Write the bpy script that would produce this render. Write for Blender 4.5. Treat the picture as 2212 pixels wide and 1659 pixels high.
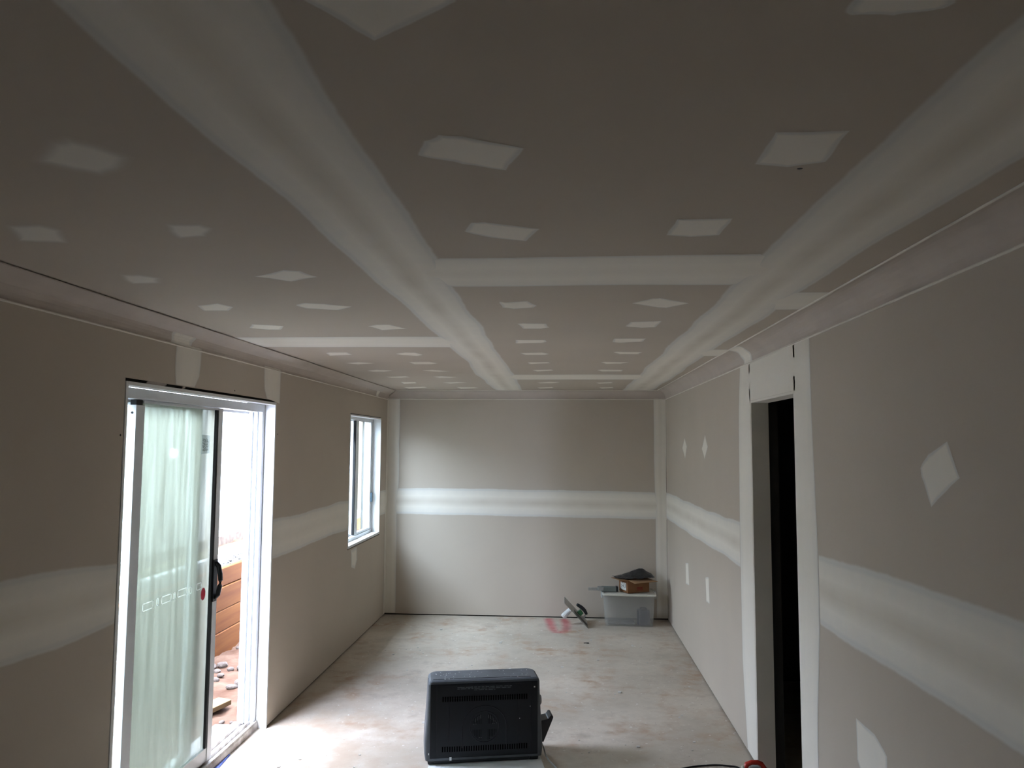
import bpy, bmesh, math, random
from mathutils import Vector, Matrix, noise
random.seed(7)
scene = bpy.context.scene
for o in list(bpy.data.objects): bpy.data.objects.remove(o, do_unlink=True)
COL = scene.collection

# ------------------------------------------------------------------ camera
IMW, IMH, F, CX, CY, VX, VY, CAMZ = 2212, 1659, 1638.0, 1106.0, 829.5, 1213.0, 960.0, 1.80
yw = Vector(((VX-CX)/F, (VY-CY)/F, 1)).normalized()      # room depth axis in camera space (x right, y down, z forward)
xw = Vector((0, 1, 0)).cross(yw).normalized()
zw = xw.cross(yw)
if zw.y > 0: zw = -zw
def at(px, py, axis, val):
    """world point where the sight line of a photo pixel meets the plane axis = val"""
    c = Vector(((px-CX)/F, (py-CY)/F, 1))
    d = Vector((xw.dot(c), yw.dot(c), zw.dot(c)))
    o = Vector((0, 0, CAMZ))
    return o + d*((val-o[axis])/d[axis])
cam = bpy.data.cameras.new('camera'); camo = bpy.data.objects.new('camera', cam); COL.objects.link(camo)
cam.sensor_fit = 'HORIZONTAL'; cam.sensor_width = 36; cam.lens = 36*F/IMW; cam.clip_start = .05; cam.clip_end = 200
right = Vector((xw.x, yw.x, zw.x)); down = Vector((xw.y, yw.y, zw.y)); fwd = Vector((xw.z, yw.z, zw.z))
m = Matrix((right, -down, -fwd)).transposed().to_4x4(); m.translation = (0, 0, CAMZ)
camo.matrix_world = m
scene.camera = camo

# ------------------------------------------------------------------ daylight, exposure
w = bpy.data.worlds.new('overcast_sky'); scene.world = w; w.use_nodes = True
bg = w.node_tree.nodes['Background']; bg.inputs['Color'].default_value = (.68, .78, 1.02, 1); bg.inputs['Strength'].default_value = 29.5
scene.view_settings.view_transform = 'Standard'; scene.view_settings.look = 'None'
scene.view_settings.gamma = 1; scene.view_settings.use_curve_mapping = False
scene.view_settings.exposure = 0.98
def portal(loc, sx, sy):                                  # sampling aid only: a portal gives off no light itself
    l = bpy.data.lights.new('daylight_portal', 'AREA'); l.shape = 'RECTANGLE'; l.size = sx; l.size_y = sy
    l.cycles.is_portal = True
    o = bpy.data.objects.new('daylight_portal', l); COL.objects.link(o); o.location = loc; o.rotation_euler = (0, -math.pi/2, 0)
portal((-2.065, 3.99, 1.03), 2.05, 1.72)
portal((-2.065, 7.185, 1.47), 1.2, 1.2)

# ------------------------------------------------------------------ helpers
XL, XR, YB, YR, ZC = -1.865, 1.095, 8.08, -1.4, 2.37

def mat(name, rgb, rough=.7, spec=.3, metal=0., vary=0., scale=6., bump=0., bscale=60., rgb2=None, detail=4.):
    M = bpy.data.materials.new(name); M.use_nodes = True
    nt = M.node_tree; b = nt.nodes['Principled BSDF']
    b.inputs['Roughness'].default_value = rough; b.inputs['Specular IOR Level'].default_value = spec; b.inputs['Metallic'].default_value = metal
    b.inputs['Base Color'].default_value = (*rgb, 1)
    if vary or rgb2 or bump:
        tc = nt.nodes.new('ShaderNodeTexCoord')
    if vary or rgb2:
        n = nt.nodes.new('ShaderNodeTexNoise'); n.inputs['Scale'].default_value = scale; n.inputs['Detail'].default_value = detail
        nt.links.new(tc.outputs['Object'], n.inputs['Vector'])
        r = nt.nodes.new('ShaderNodeValToRGB')
        lo = rgb if rgb2 else tuple(c*(1-vary) for c in rgb); hi = rgb2 if rgb2 else tuple(min(1, c*(1+vary)) for c in rgb)
        r.color_ramp.elements[0].position = .3; r.color_ramp.elements[1].position = .7
        r.color_ramp.elements[0].color = (*lo, 1); r.color_ramp.elements[1].color = (*hi, 1)
        nt.links.new(n.outputs['Fac'], r.inputs['Fac']); nt.links.new(r.outputs['Color'], b.inputs['Base Color'])
    if bump:
        n2 = nt.nodes.new('ShaderNodeTexNoise'); n2.inputs['Scale'].default_value = bscale; n2.inputs['Detail'].default_value = 5
        nt.links.new(tc.outputs['Object'], n2.inputs['Vector'])
        bp = nt.nodes.new('ShaderNodeBump'); bp.inputs['Strength'].default_value = bump; bp.inputs['Distance'].default_value = .01
        nt.links.new(n2.outputs['Fac'], bp.inputs['Height']); nt.links.new(bp.outputs['Normal'], b.inputs['Normal'])
    return M

def compound_mat(name, base, tape, thin, under=None, soft=.30):
    """jointing compound that thins out at its feathered edge"""
    M = bpy.data.materials.new(name); M.use_nodes = True; nt = M.node_tree; N = nt.nodes; L = nt.links
    b = N['Principled BSDF']; out = N['Material Output']
    b.inputs['Roughness'].default_value = .85; b.inputs['Specular IOR Level'].default_value = .15
    tc = N.new('ShaderNodeTexCoord')
    f = N.new('ShaderNodeAttribute'); f.attribute_name = 'feather'
    t = N.new('ShaderNodeAttribute'); t.attribute_name = 'tape'
    n = N.new('ShaderNodeTexNoise'); n.inputs['Scale'].default_value = 14; n.inputs['Detail'].default_value = 5
    L.new(tc.outputs['Object'], n.inputs['Vector'])
    a = N.new('ShaderNodeMath'); a.operation = 'MULTIPLY_ADD'; a.inputs[1].default_value = .24; a.inputs[2].default_value = -.12
    L.new(n.outputs['Fac'], a.inputs[0])
    s = N.new('ShaderNodeMath'); s.operation = 'ADD'; L.new(f.outputs['Fac'], s.inputs[0]); L.new(a.outputs[0], s.inputs[1])
    mr = N.new('ShaderNodeMapRange'); mr.interpolation_type = 'SMOOTHSTEP'; mr.inputs['From Min'].default_value = .03; mr.inputs['From Max'].default_value = soft
    L.new(s.outputs[0], mr.inputs['Value'])
    # colour: thin coat -> full coat -> tape in the middle
    m1 = N.new('ShaderNodeMixRGB'); m1.inputs[1].default_value = (*thin, 1); m1.inputs[2].default_value = (*base, 1)
    mr2 = N.new('ShaderNodeMapRange'); mr2.inputs['From Min'].default_value = .5; mr2.inputs['From Max'].default_value = 1.0
    L.new(s.outputs[0], mr2.inputs['Value']); L.new(mr2.outputs[0], m1.inputs[0])
    m2 = N.new('ShaderNodeMixRGB'); m2.inputs[2].default_value = (*tape, 1); L.new(m1.outputs[0], m2.inputs[1])
    n3 = N.new('ShaderNodeTexNoise'); n3.inputs['Scale'].default_value = 3; L.new(tc.outputs['Object'], n3.inputs['Vector'])
    mu = N.new('ShaderNodeMath'); mu.operation = 'MULTIPLY'; L.new(t.outputs['Fac'], mu.inputs[0]); L.new(n3.outputs['Fac'], mu.inputs[1])
    L.new(mu.outputs[0], m2.inputs[0]); L.new(m2.outputs[0], b.inputs['Base Color'])
    if under:                                             # thin rim lets the paper colour through
        m3 = N.new('ShaderNodeMixRGB'); m3.inputs[1].default_value = (*under, 1); L.new(mr.outputs[0], m3.inputs[0]); L.new(m2.outputs[0], m3.inputs[2]); L.new(m3.outputs[0], b.inputs['Base Color'])
        return M
    tr = N.new('ShaderNodeBsdfTransparent'); mx = N.new('ShaderNodeMixShader')
    L.new(mr.outputs[0], mx.inputs[0]); L.new(tr.outputs[0], mx.inputs[1]); L.new(b.outputs[0], mx.inputs[2]); L.new(mx.outputs[0], out.inputs[0])
    return M

def glass_mat(name, haze, tint, streak=.5, film=(.20, .21, .18), clean=None):
    """dusty pane: mostly clear, a film of dirt that scatters daylight, thin reflection"""
    M = bpy.data.materials.new(name); M.use_nodes = True; nt = M.node_tree; N = nt.nodes; L = nt.links
    N.remove(N['Principled BSDF']); out = N['Material Output']
    tr = N.new('ShaderNodeBsdfTransparent'); tr.inputs[0].default_value = (*tint, 1)
    tl = N.new('ShaderNodeBsdfTranslucent'); tl.inputs[0].default_value = (*film, 1)
    df = N.new('ShaderNodeBsdfDiffuse'); df.inputs[0].default_value = (.4, .43, .4, 1)
    gl = N.new('ShaderNodeBsdfGlossy'); gl.inputs['Roughness'].default_value = .03
    tc = N.new('ShaderNodeTexCoord'); mp = N.new('ShaderNodeMapping'); mp.inputs['Scale'].default_value = (1, 14, .8)
    L.new(tc.outputs['Object'], mp.inputs[0])
    n = N.new('ShaderNodeTexNoise'); n.inputs['Scale'].default_value = 2.2; n.inputs['Detail'].default_value = 6; L.new(mp.outputs[0], n.inputs[0])
    mr = N.new('ShaderNodeMapRange'); mr.inputs['From Min'].default_value = .3; mr.inputs['From Max'].default_value = .7
    mr.inputs['To Min'].default_value = haze*(1-streak); mr.inputs['To Max'].default_value = haze*(1+streak); L.new(n.outputs['Fac'], mr.inputs[0])
    hout = mr.outputs[0]
    if clean:                                             # one rubbed-clean spot in the dirt
        ds = N.new('ShaderNodeVectorMath'); ds.operation = 'DISTANCE'; sq = N.new('ShaderNodeMapping'); sq.inputs['Scale'].default_value = (0, .6, 1); L.new(tc.outputs['Object'], sq.inputs[0])
        nn = N.new('ShaderNodeTexNoise'); nn.inputs['Scale'].default_value = 26; L.new(tc.outputs['Object'], nn.inputs[0])
        ds.inputs[1].default_value = (0, clean[0]*.6, clean[1]); L.new(sq.outputs[0], ds.inputs[0])
        ad = N.new('ShaderNodeMath'); ad.operation = 'MULTIPLY_ADD'; ad.inputs[1].default_value = .035; L.new(nn.outputs['Fac'], ad.inputs[0]); L.new(ds.outputs['Value'], ad.inputs[2])
        m9 = N.new('ShaderNodeMapRange'); m9.inputs['From Min'].default_value = .037; m9.inputs['From Max'].default_value = .043; m9.inputs['To Min'].default_value = .05; L.new(ad.outputs[0], m9.inputs[0])
        mm = N.new('ShaderNodeMath'); mm.operation = 'MULTIPLY'; L.new(m9.outputs[0], mm.inputs[0]); L.new(mr.outputs[0], mm.inputs[1]); hout = mm.outputs[0]
    hz = N.new('ShaderNodeMixShader'); hz.inputs[0].default_value = .3; L.new(tl.outputs[0], hz.inputs[1]); L.new(df.outputs[0], hz.inputs[2])
    m1 = N.new('ShaderNodeMixShader'); L.new(hout, m1.inputs[0]); L.new(tr.outputs[0], m1.inputs[1]); L.new(hz.outputs[0], m1.inputs[2])
    lw = N.new('ShaderNodeLayerWeight'); lw.inputs[0].default_value = .5
    pw = N.new('ShaderNodeMath'); pw.operation = 'POWER'; pw.inputs[1].default_value = 5; L.new(lw.outputs['Facing'], pw.inputs[0])
    fr = N.new('ShaderNodeMath'); fr.operation = 'MULTIPLY_ADD'; fr.inputs[1].default_value = .5; fr.inputs[2].default_value = .025; L.new(pw.outputs[0], fr.inputs[0])
    m2 = N.new('ShaderNodeMixShader'); L.new(fr.outputs[0], m2.inputs[0]); L.new(m1.outputs[0], m2.inputs[1]); L.new(gl.outputs[0], m2.inputs[2])
    L.new(m2.outputs[0], out.inputs[0])
    return M

class MB:
    """collects shapes into one mesh object"""
    def __init__(s): s.bm = bmesh.new()
    def box(s, a, b, M=None):
        x0, y0, z0 = a; x1, y1, z1 = b
        co = [(x0,y0,z0),(x1,y0,z0),(x1,y1,z0),(x0,y1,z0),(x0,y0,z1),(x1,y0,z1),(x1,y1,z1),(x0,y1,z1)]
        v = [s.bm.verts.new(M @ Vector(c) if M else c) for c in co]
        for f in ((0,3,2,1),(4,5,6,7),(0,1,5,4),(1,2,6,5),(2,3,7,6),(3,0,4,7)): s.bm.faces.new([v[i] for i in f])
        return s
    def loft(s, rings, cap=True, closed=True):
        R = [[s.bm.verts.new(p) for p in r] for r in rings]
        n = len(R[0])
        for i in range(len(R)-1):
            for j in range(n if closed else n-1):
                k = (j+1) % n
                s.bm.faces.new((R[i][j], R[i][k], R[i+1][k], R[i+1][j]))
        if cap:
            s.bm.faces.new(R[0][::-1]); s.bm.faces.new(R[-1])
        return s
    def tube(s, pts, r, n=8):
        pts = [Vector(p) for p in pts]; rings = []
        for i, p in enumerate(pts):
            t = (pts[min(i+1, len(pts)-1)]-pts[max(i-1, 0)]).normalized()
            u = t.cross(Vector((0, 0, 1)))
            if u.length < .1: u = t.cross(Vector((1, 0, 0)))
            u.normalize(); v = t.cross(u); rr = r[i] if isinstance(r, (list, tuple)) else r
            rings.append([p+u*math.cos(2*math.pi*k/n)*rr+v*math.sin(2*math.pi*k/n)*rr for k in range(n)])
        return s.loft(rings)
    def prism(s, poly, d):
        d = Vector(d)
        return s.loft([[Vector(p) for p in poly], [Vector(p)+d for p in poly]])
    def build(s, name, material, parent=None, bevel=0, seg=2, smooth=False, loc=None, rot=None):
        bmesh.ops.recalc_face_normals(s.bm, faces=s.bm.faces)
        if bevel: bmesh.ops.bevel(s.bm, geom=list(s.bm.edges), offset=bevel, segments=seg, affect='EDGES', profile=.5)
        me = bpy.data.meshes.new(name); s.bm.to_mesh(me); s.bm.free()
        if smooth:
            for p in me.polygons: p.use_smooth = True
        return link(name, me, material, parent, loc, rot)

def link(name, me, material, parent=None, loc=None, rot=None):
    o = bpy.data.objects.new(name, me); COL.objects.link(o)
    if material and not me.materials: me.materials.append(material)
    if parent: o.parent = parent
    if loc: o.location = loc
    if rot: o.rotation_euler = rot
    return o
def tag(o, label, cat, group=None, kind=None):
    o['label'] = label; o['category'] = cat
    if group: o['group'] = group
    if kind: o['kind'] = kind
    return o
def empty(name, loc=(0,0,0), rot=(0,0,0)):
    o = bpy.data.objects.new(name, None); COL.objects.link(o); o.location = loc; o.rotation_euler = rot; o.empty_display_size = .1
    return o
def cells(us, vs, inside, P, thick):
    """slab of rectangles in (u,v) with openings; P(u,v,t) gives the point, t=0 is the face, t=thick the back"""
    bm = bmesh.new(); V = {}
    def vert(i, j, t):
        k = (i, j, t)
        if k not in V: V[k] = bm.verts.new(P(us[i], vs[j], t*thick))
        return V[k]
    n, q = len(us)-1, len(vs)-1
    ok = lambda i, j: 0 <= i < n and 0 <= j < q and inside((us[i]+us[i+1])/2, (vs[j]+vs[j+1])/2)
    for i in range(n):
        for j in range(q):
            if not ok(i, j): continue
            for t in (0, 1): bm.faces.new([vert(i,j,t), vert(i+1,j,t), vert(i+1,j+1,t), vert(i,j+1,t)])
            for di, dj, a, b in ((-1,0,(i,j),(i,j+1)), (1,0,(i+1,j),(i+1,j+1)), (0,-1,(i,j),(i+1,j)), (0,1,(i,j+1),(i+1,j+1))):
                if not ok(i+di, j+dj): bm.faces.new([vert(*a,0), vert(*b,0), vert(*b,1), vert(*a,1)])
    mb = MB(); mb.bm.free(); mb.bm = bm
    return mb

# ------------------------------------------------------------------ materials
BOARDC = (.54, .470, .388)
BOARD = mat('plasterboard_paper', BOARDC, .9, .1, vary=.03, scale=1.5, bump=.02, bscale=200)
COMP = compound_mat('joint_compound', (.83, .775, .68), (.60, .53, .43), (.68, .655, .60), BOARDC)
COMPSOFT = compound_mat('thin_joint_compound', (.76, .71, .625), (.60, .53, .43), (.66, .63, .57), BOARDC, 1.0)
BEAD = mat('compound_bead', (.80, .75, .66), .85, .15, vary=.06, scale=9)
CORN = mat('cornice_paper', (.56, .485, .42), .9, .1, vary=.05, scale=5)
BACKING = mat('gap_shade_backing', (.02, .018, .016), .9, .1)  # near-black backing paints shade into the gaps between sheets
WHITE = mat('white_paint', (.78, .78, .76), .5, .35, vary=.03, scale=8)
ALU = mat('white_powdercoat_aluminium', (.70, .71, .71), .35, .45, vary=.03, scale=12)
SILL = mat('dirty_sill_aluminium', (.30, .26, .22), .6, .3, rgb2=(.62, .59, .55), scale=18, detail=6)
def thin_mat(name, rgb, thru):
    M = mat(name, rgb, .8, .2); nt = M.node_tree; t = nt.nodes.new('ShaderNodeBsdfTranslucent'); t.inputs[0].default_value = (*thru, 1)
    a = nt.nodes.new('ShaderNodeAddShader'); nt.links.new(nt.nodes['Principled BSDF'].outputs[0], a.inputs[0]); nt.links.new(t.outputs[0], a.inputs[1]); nt.links.new(a.outputs[0], nt.nodes['Material Output'].inputs[0])
    return M
RUBBER = mat('black_rubber', (.012, .012, .013), .6, .3)
BLACKP = mat('black_plastic', (.012, .013, .015), .38, .4, vary=.2, scale=30)
GLASS_S = glass_mat('dusty_sliding_glass', .78, (.84, .88, .84), film=(.245, .235, .190), clean=(at(375, 978, 0, -1.96).y, at(375, 978, 0, -1.96).z), streak=.12)
GLASS_F = glass_mat('dusty_fixed_glass', .07, (.86, .91, .885), .4)
GLASS_W = glass_mat('window_glass', .16, (.86, .90, .88), .4)

# ------------------------------------------------------------------ floor
def floor_mat():
    M = bpy.data.materials.new('concrete_slab'); M.use_nodes = True; nt = M.node_tree; N = nt.nodes; L = nt.links
    b = N['Principled BSDF']; tc = N.new('ShaderNodeTexCoord')
    def nz(sc, det, lo, hi, rough=.5):
        n = N.new('ShaderNodeTexNoise'); n.inputs['Scale'].default_value = sc; n.inputs['Detail'].default_value = det; n.inputs['Roughness'].default_value = rough
        L.new(tc.outputs['Object'], n.inputs['Vector'])
        r = N.new('ShaderNodeMapRange'); r.inputs['From Min'].default_value = lo; r.inputs['From Max'].default_value = hi; L.new(n.outputs['Fac'], r.inputs[0])
        return r.outputs[0]
    def mix(c1, c2, fac, op='MIX'):
        m = N.new('ShaderNodeMixRGB'); m.blend_type = op
        for i, c in ((1, c1), (2, c2)):
            if isinstance(c, tuple): m.inputs[i].default_value = (*c, 1)
            else: L.new(c, m.inputs[i])
        if isinstance(fac, float): m.inputs[0].default_value = fac
        else: L.new(fac, m.inputs[0])
        return m.outputs[0]
    def mul(a, k):
        m = N.new('ShaderNodeMath'); m.operation = 'MULTIPLY'; L.new(a, m.inputs[0])
        if isinstance(k, float): m.inputs[1].default_value = k
        else: L.new(k, m.inputs[1])
        return m.outputs[0]
    c = mix((.44, .385, .31), (.655, .575, .475), nz(1.6, 9, .36, .64, .6))
    c = mix(c, (.31, .26, .205), mul(nz(3.2, 10, .50, .72, .68), .85))          # trodden-in dirt
    c = mix(c, (.40, .26, .165), mul(mul(nz(2.3, 9, .46, .66, .6), nz(9, 6, .42, .62)), .9))   # clay stains
    c = mix(c, (.78, .77, .73), mul(nz(30, 4, .66, .72), .7))                   # plaster drips
    c = mix(c, (.82, .80, .76), mul(mul(nz(7, 8, .60, .70, .7), nz(45, 4, .5, .62)), .8))
    c = mix(c, (.17, .145, .125), mul(nz(55, 3, .69, .73), .8))
    # clay carried in through the sliding door, deepened to hold down the daylight there
    sx = N.new('ShaderNodeVectorMath'); sx.operation = 'DISTANCE'; sx.inputs[1].default_value = (-1.7, 4.3, 0); L.new(tc.outputs['Object'], sx.inputs[0])
    md = N.new('ShaderNodeMapRange'); md.inputs['From Min'].default_value = 1.5; md.inputs['From Max'].default_value = .3; L.new(sx.outputs['Value'], md.inputs[0])
    c = mix(c, (.40, .30, .215), mul(mul(md.outputs[0], nz(6, 8, .34, .60)), .9))
    L.new(c, b.inputs['Base Color'])
    b.inputs['Roughness'].default_value = .55; b.inputs['Specular IOR Level'].default_value = .35
    n = N.new('ShaderNodeTexNoise'); n.inputs['Scale'].default_value = 25; n.inputs['Detail'].default_value = 8; L.new(tc.outputs['Object'], n.inputs[0])
    bp = N.new('ShaderNodeBump'); bp.inputs['Strength'].default_value = .15; bp.inputs['Distance'].default_value = .01
    L.new(n.outputs['Fac'], bp.inputs['Height']); L.new(bp.outputs[0], b.inputs['Normal'])
    return M
floor = MB().box((-2.06, YR-.2, -.15), (3.7, YB+.2, 0)).build('floor', floor_mat())
tag(floor, 'stained bare concrete slab floor with plaster drips', 'floor', kind='structure')

# ------------------------------------------------------------------ feathered compound pieces
def feather_mesh(name, verts, faces, fea, tape, parent, material=None):
    me = bpy.data.meshes.new(name); me.from_pydata([tuple(v) for v in verts], [], faces); me.update()
    a = me.attributes.new('feather', 'FLOAT', 'POINT'); a.data.foreach_set('value', fea)
    b = me.attributes.new('tape', 'FLOAT', 'POINT'); b.data.foreach_set('value', tape)
    return link(name, me, material or COMP, parent)
def patch(parent, pts, n, off=.0012, fw=.035, name='plaster_patch', material=None, jag=.006):
    """a knifed-on dab of compound with feathered rim; pts are coplanar world points, n points into the room"""
    n = Vector(n); P = []
    for i, p in enumerate(pts):
        q = pts[(i+1) % len(pts)]
        for k in range(4):
            r = p.lerp(q, k/4)
            if k: r = r + (noise.noise_vector(r*9)-n*noise.noise_vector(r*9).dot(n))*jag*2
            P.append(r)
    c = sum(P, Vector())/len(P)
    inner = []
    for p in P:
        d = (p-c); l = d.length
        inner.append(c+d*(1-min(.45, fw/max(l, 1e-4))))
    N = len(P)
    V = [p+n*off*.35 for p in P]+[p+n*off for p in inner]+[c+n*off*1.2]
    Fs = [(i, (i+1) % N, N+(i+1) % N, N+i) for i in range(N)]+[(N+i, N+(i+1) % N, 2*N) for i in range(N)]
    return feather_mesh(name, V, Fs, [0.]*N+[1.]*N+[1.]*1, [0.]*(2*N+1), parent, material)
def band(parent, A, B, n, off=.0012, tape=1., wander=.008, step=.12, ends=(1., 1.), name='joint_compound', fw=.12, edges=(0., 0.)):
    """a taped joint between edge polylines A and B"""
    n = Vector(n)
    def resample(L, N):
        L = [Vector(p) for p in L]; ds = [0]
        for i in range(len(L)-1): ds.append(ds[-1]+(L[i+1]-L[i]).length)
        out = []
        for k in range(N+1):
            s = ds[-1]*k/N; i = 0
            while i < len(L)-2 and s > ds[i+1]: i += 1
            out.append(L[i].lerp(L[i+1], (s-ds[i])/max(1e-9, ds[i+1]-ds[i])))
        return out
    ln = sum((Vector(A[i+1])-Vector(A[i])).length for i in range(len(A)-1)); N = max(3, int(ln/step))
    a = resample(A, N); b = resample(B, N)
    prof = [(0, edges[0], .3+.7*edges[0], 0), (fw, max(.8, edges[0]), .8+.2*edges[0], 0), (.30, 1, 1, 0), (.42, 1, 1.25, .7), (.5, 1, 1.3, 1), (.58, 1, 1.25, .7), (.70, 1, 1, 0), (1-fw, max(.8, edges[1]), .8+.2*edges[1], 0), (1, edges[1], .3+.7*edges[1], 0)]
    V, fe, tp = [], [], []
    for k in range(N+1):
        d = (b[k]-a[k]).normalized()
        wa = noise.noise(a[k]*2.3)*wander*2; wb = noise.noise(b[k]*2.3+Vector((5, 1, 2)))*wander*2
        p, q = a[k]+d*wa, b[k]+d*wb
        e = ends[0] if k == 0 else ends[1] if k == N else 1
        for t, f, h, tt in prof:
            V.append(p.lerp(q, t)+n*off*h); fe.append(f*e); tp.append(tt*tape)
    Q = len(prof)
    Fs = [(k*Q+i, k*Q+i+1, (k+1)*Q+i+1, (k+1)*Q+i) for k in range(N) for i in range(Q-1)]
    return feather_mesh(name, V, Fs, fe, tp, parent)
def pix(L, axis, val): return [at(x, y, axis, val) for x, y in L]

# ------------------------------------------------------------------ ceiling
ceiling = MB().box((XL-.1, YR-.1, ZC+.011), (XR+.09, YB+.1, ZC+.05)).build('ceiling', BACKING)
tag(ceiling, 'plasterboard ceiling with taped joints and white dabs over the screws', 'ceiling', kind='structure')
def csheet(x0, x1, y0, y1):
    MB().box((x0+.001, y0+.001, ZC), (x1-.001, y1-.001, ZC+.0105)).build('plasterboard_sheet', BOARD, ceiling)
JL, JR = -.52, .76
for x0, x1, ys in ((XL, JL, (YR, 4.19, YB)), (JL, JR, (YR, 2.49, 6.43, YB)), (JR, XR, (YR, 3.04, 4.74, YB))):
    for i in range(len(ys)-1): csheet(x0, x1, ys[i], ys[i+1])
DN = (0, 0, -1)
def V3(L, z=ZC): return [Vector((x, y, z)) for x, y in L]
band(ceiling, V3([(-.65, YR), (-.655, .9), (-.672, 1.3), (-.655, 1.7), (-.656, 2.6), (-.662, 3.9), (-.665, 4.8), (-.70, 6.2), (-.695, 7.99)]),
     V3([(-.36, YR), (-.361, .9), (-.369, 1.4), (-.383, 2.3), (-.385, 3.6), (-.395, 5.0), (-.375, 5.8), (-.406, 7.99)]), DN, .0016, wander=.012)
band(ceiling, V3([(.60, YR), (.602, 1.0), (.60, 1.5), (.606, 2.7), (.62, 3.8), (.605, 4.5), (.618, 6.4), (.64, 7.99)]),
     V3([(.915, YR), (.912, 1.5), (.888, 2.84), (.912, 3.5), (.905, 4.5), (.93, 5.6), (.953, 6.9), (.955, 7.99)]), DN, .0016, wander=.010)
band(ceiling, V3([(-.52, 2.265), (0, 2.275), (.76, 2.272)]), V3([(-.52, 2.70), (-.2, 2.72), (.3, 2.70), (.76, 2.71)]), DN, .00118, tape=.25, fw=.07)
band(ceiling, V3([(-1.78, 3.965), (-.52, 3.975)]), V3([(-1.78, 4.385), (-.52, 4.42)]), DN, .00118, tape=.1, fw=.05)
band(ceiling, V3([(-.52, 6.19), (.76, 6.19)]), V3([(-.52, 6.68), (.76, 6.68)]), DN, .00118, tape=.1, fw=.05)
band(ceiling, V3([(.76, 2.85), (1.01, 2.85)]), V3([(.76, 3.22), (1.01, 3.22)]), DN, .00118, tape=.1, fw=.05)
band(ceiling, V3([(.76, 4.57), (1.01, 4.57)]), V3([(.76, 4.90), (1.01, 4.90)]), DN, .00118, tape=.1, fw=.05)
def c4(L): return [(700+x/2.572, 700+y/2.572) for x, y in L]
soft = [[(64,348),(98,300),(140,292),(215,310),(292,340),(270,368),(225,382),(150,370)], [(2,485),(85,482),(140,495),(155,528),(35,522)],
        [(350,482),(440,482),(468,492),(450,512),(385,517),(358,500)], [(255,592),(300,592),(352,600),(350,612),(285,614),(270,608)]]
crisp = [[(548,597),(612,583),(650,585),(688,598),(630,608),(575,600)], [(425,660),(470,655),(505,663),(495,671),(440,671)],
         [(638,659),(655,654),(700,656),(762,662),(732,670),(660,666)], [(538,708),(543,700),(614,704),(607,712),(578,712)],
         [(793,704),(811,701),(842,701),(880,710),(825,713)],
         [(652,0),(636,-45),(1012,-45),(988,3),(808,89)], [(1822,25),(1838,0),(1860,-35),(2095,-35),(2070,5),(2040,18),(1930,34),(1835,33)],
         [(900,335),(912,303),(945,290),(1000,293),(1135,320),(1095,368),(1000,355)], [(1628,355),(1650,318),(1675,284),(1838,281),(1785,350),(1700,362)],
         [(1002,500),(1018,480),(1045,479),(1168,494),(1138,521),(1060,513)], [(1438,508),(1462,472),(1584,471),(1555,508),(1490,512)],
         [(1078,651),(1092,653),(1140,650),(1162,660),(1155,664),(1110,667),(1084,664)], [(1363,655),(1410,644),(1425,643),(1490,655),(1440,665),(1420,664)],
         [(1117,699),(1128,698),(1180,699),(1188,707),(1170,710),(1130,710)], [(1350,705),(1362,695),(1430,693),(1416,707),(1385,708)]]
crisp += [c4(L) for L in ([(10,162),(30,157),(130,157),(160,170),(30,176)], [(395,165),(450,157),(505,158),(550,170),(520,177),(430,172)],
         [(115,216),(190,211),(285,217),(190,224)], [(468,210),(585,209),(635,218),(600,223),(500,223)], [(235,259),(290,254),(385,258),(340,264),(270,264)],
         [(540,258),(600,254),(705,262),(640,265)], [(340,292),(450,289),(485,294),(430,299),(370,298)], [(603,292),(650,289),(745,293),(700,299),(640,299)],
         [(425,322),(510,322),(515,329),(440,332)], [(655,325),(740,321),(800,325),(700,331)], [(437,351),(560,348),(575,353),(470,358)], [(733,350),(840,351),(862,355),(760,360)],
         [(1060,88),(1230,88),(1242,98),(1215,104),(1065,107)], [(1598,100),(1612,80),(1790,80),(1770,98),(1640,104)], [(1088,160),(1215,157),(1252,166),(1225,171),(1115,171)],
         [(1605,155),(1625,153),(1770,155),(1750,167),(1640,167)], [(1128,212),(1250,211),(1258,217),(1140,222)], [(1535,212),(1560,209),(1700,212),(1650,220),(1560,221)],
         [(1155,255),(1265,252),(1275,258),(1180,263)], [(1515,256),(1540,252),(1662,254),(1655,262),(1540,263)], [(1180,325),(1260,320),(1315,322),(1270,329),(1195,329)],
         [(1510,325),(1600,322),(1605,328),(1525,331)], [(1183,353),(1270,349),(1275,355),(1200,358)], [(1525,352),(1605,350),(1610,355),(1540,358)])]
for L in soft: patch(ceiling, pix(L, 2, ZC), DN, fw=.05, jag=.003, material=COMPSOFT)
for L in crisp: patch(ceiling, pix(L, 2, ZC), DN, fw=.02, jag=.004)
h = at(1728, 364, 2, ZC)
MB().prism([(h.x+math.cos(t)*.006, h.y+math.sin(t)*.004, ZC-.0006) for t in [i*math.pi/4 for i in range(8)]], (0, 0, .0004)).build('screw_hole', RUBBER, ceiling)

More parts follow.
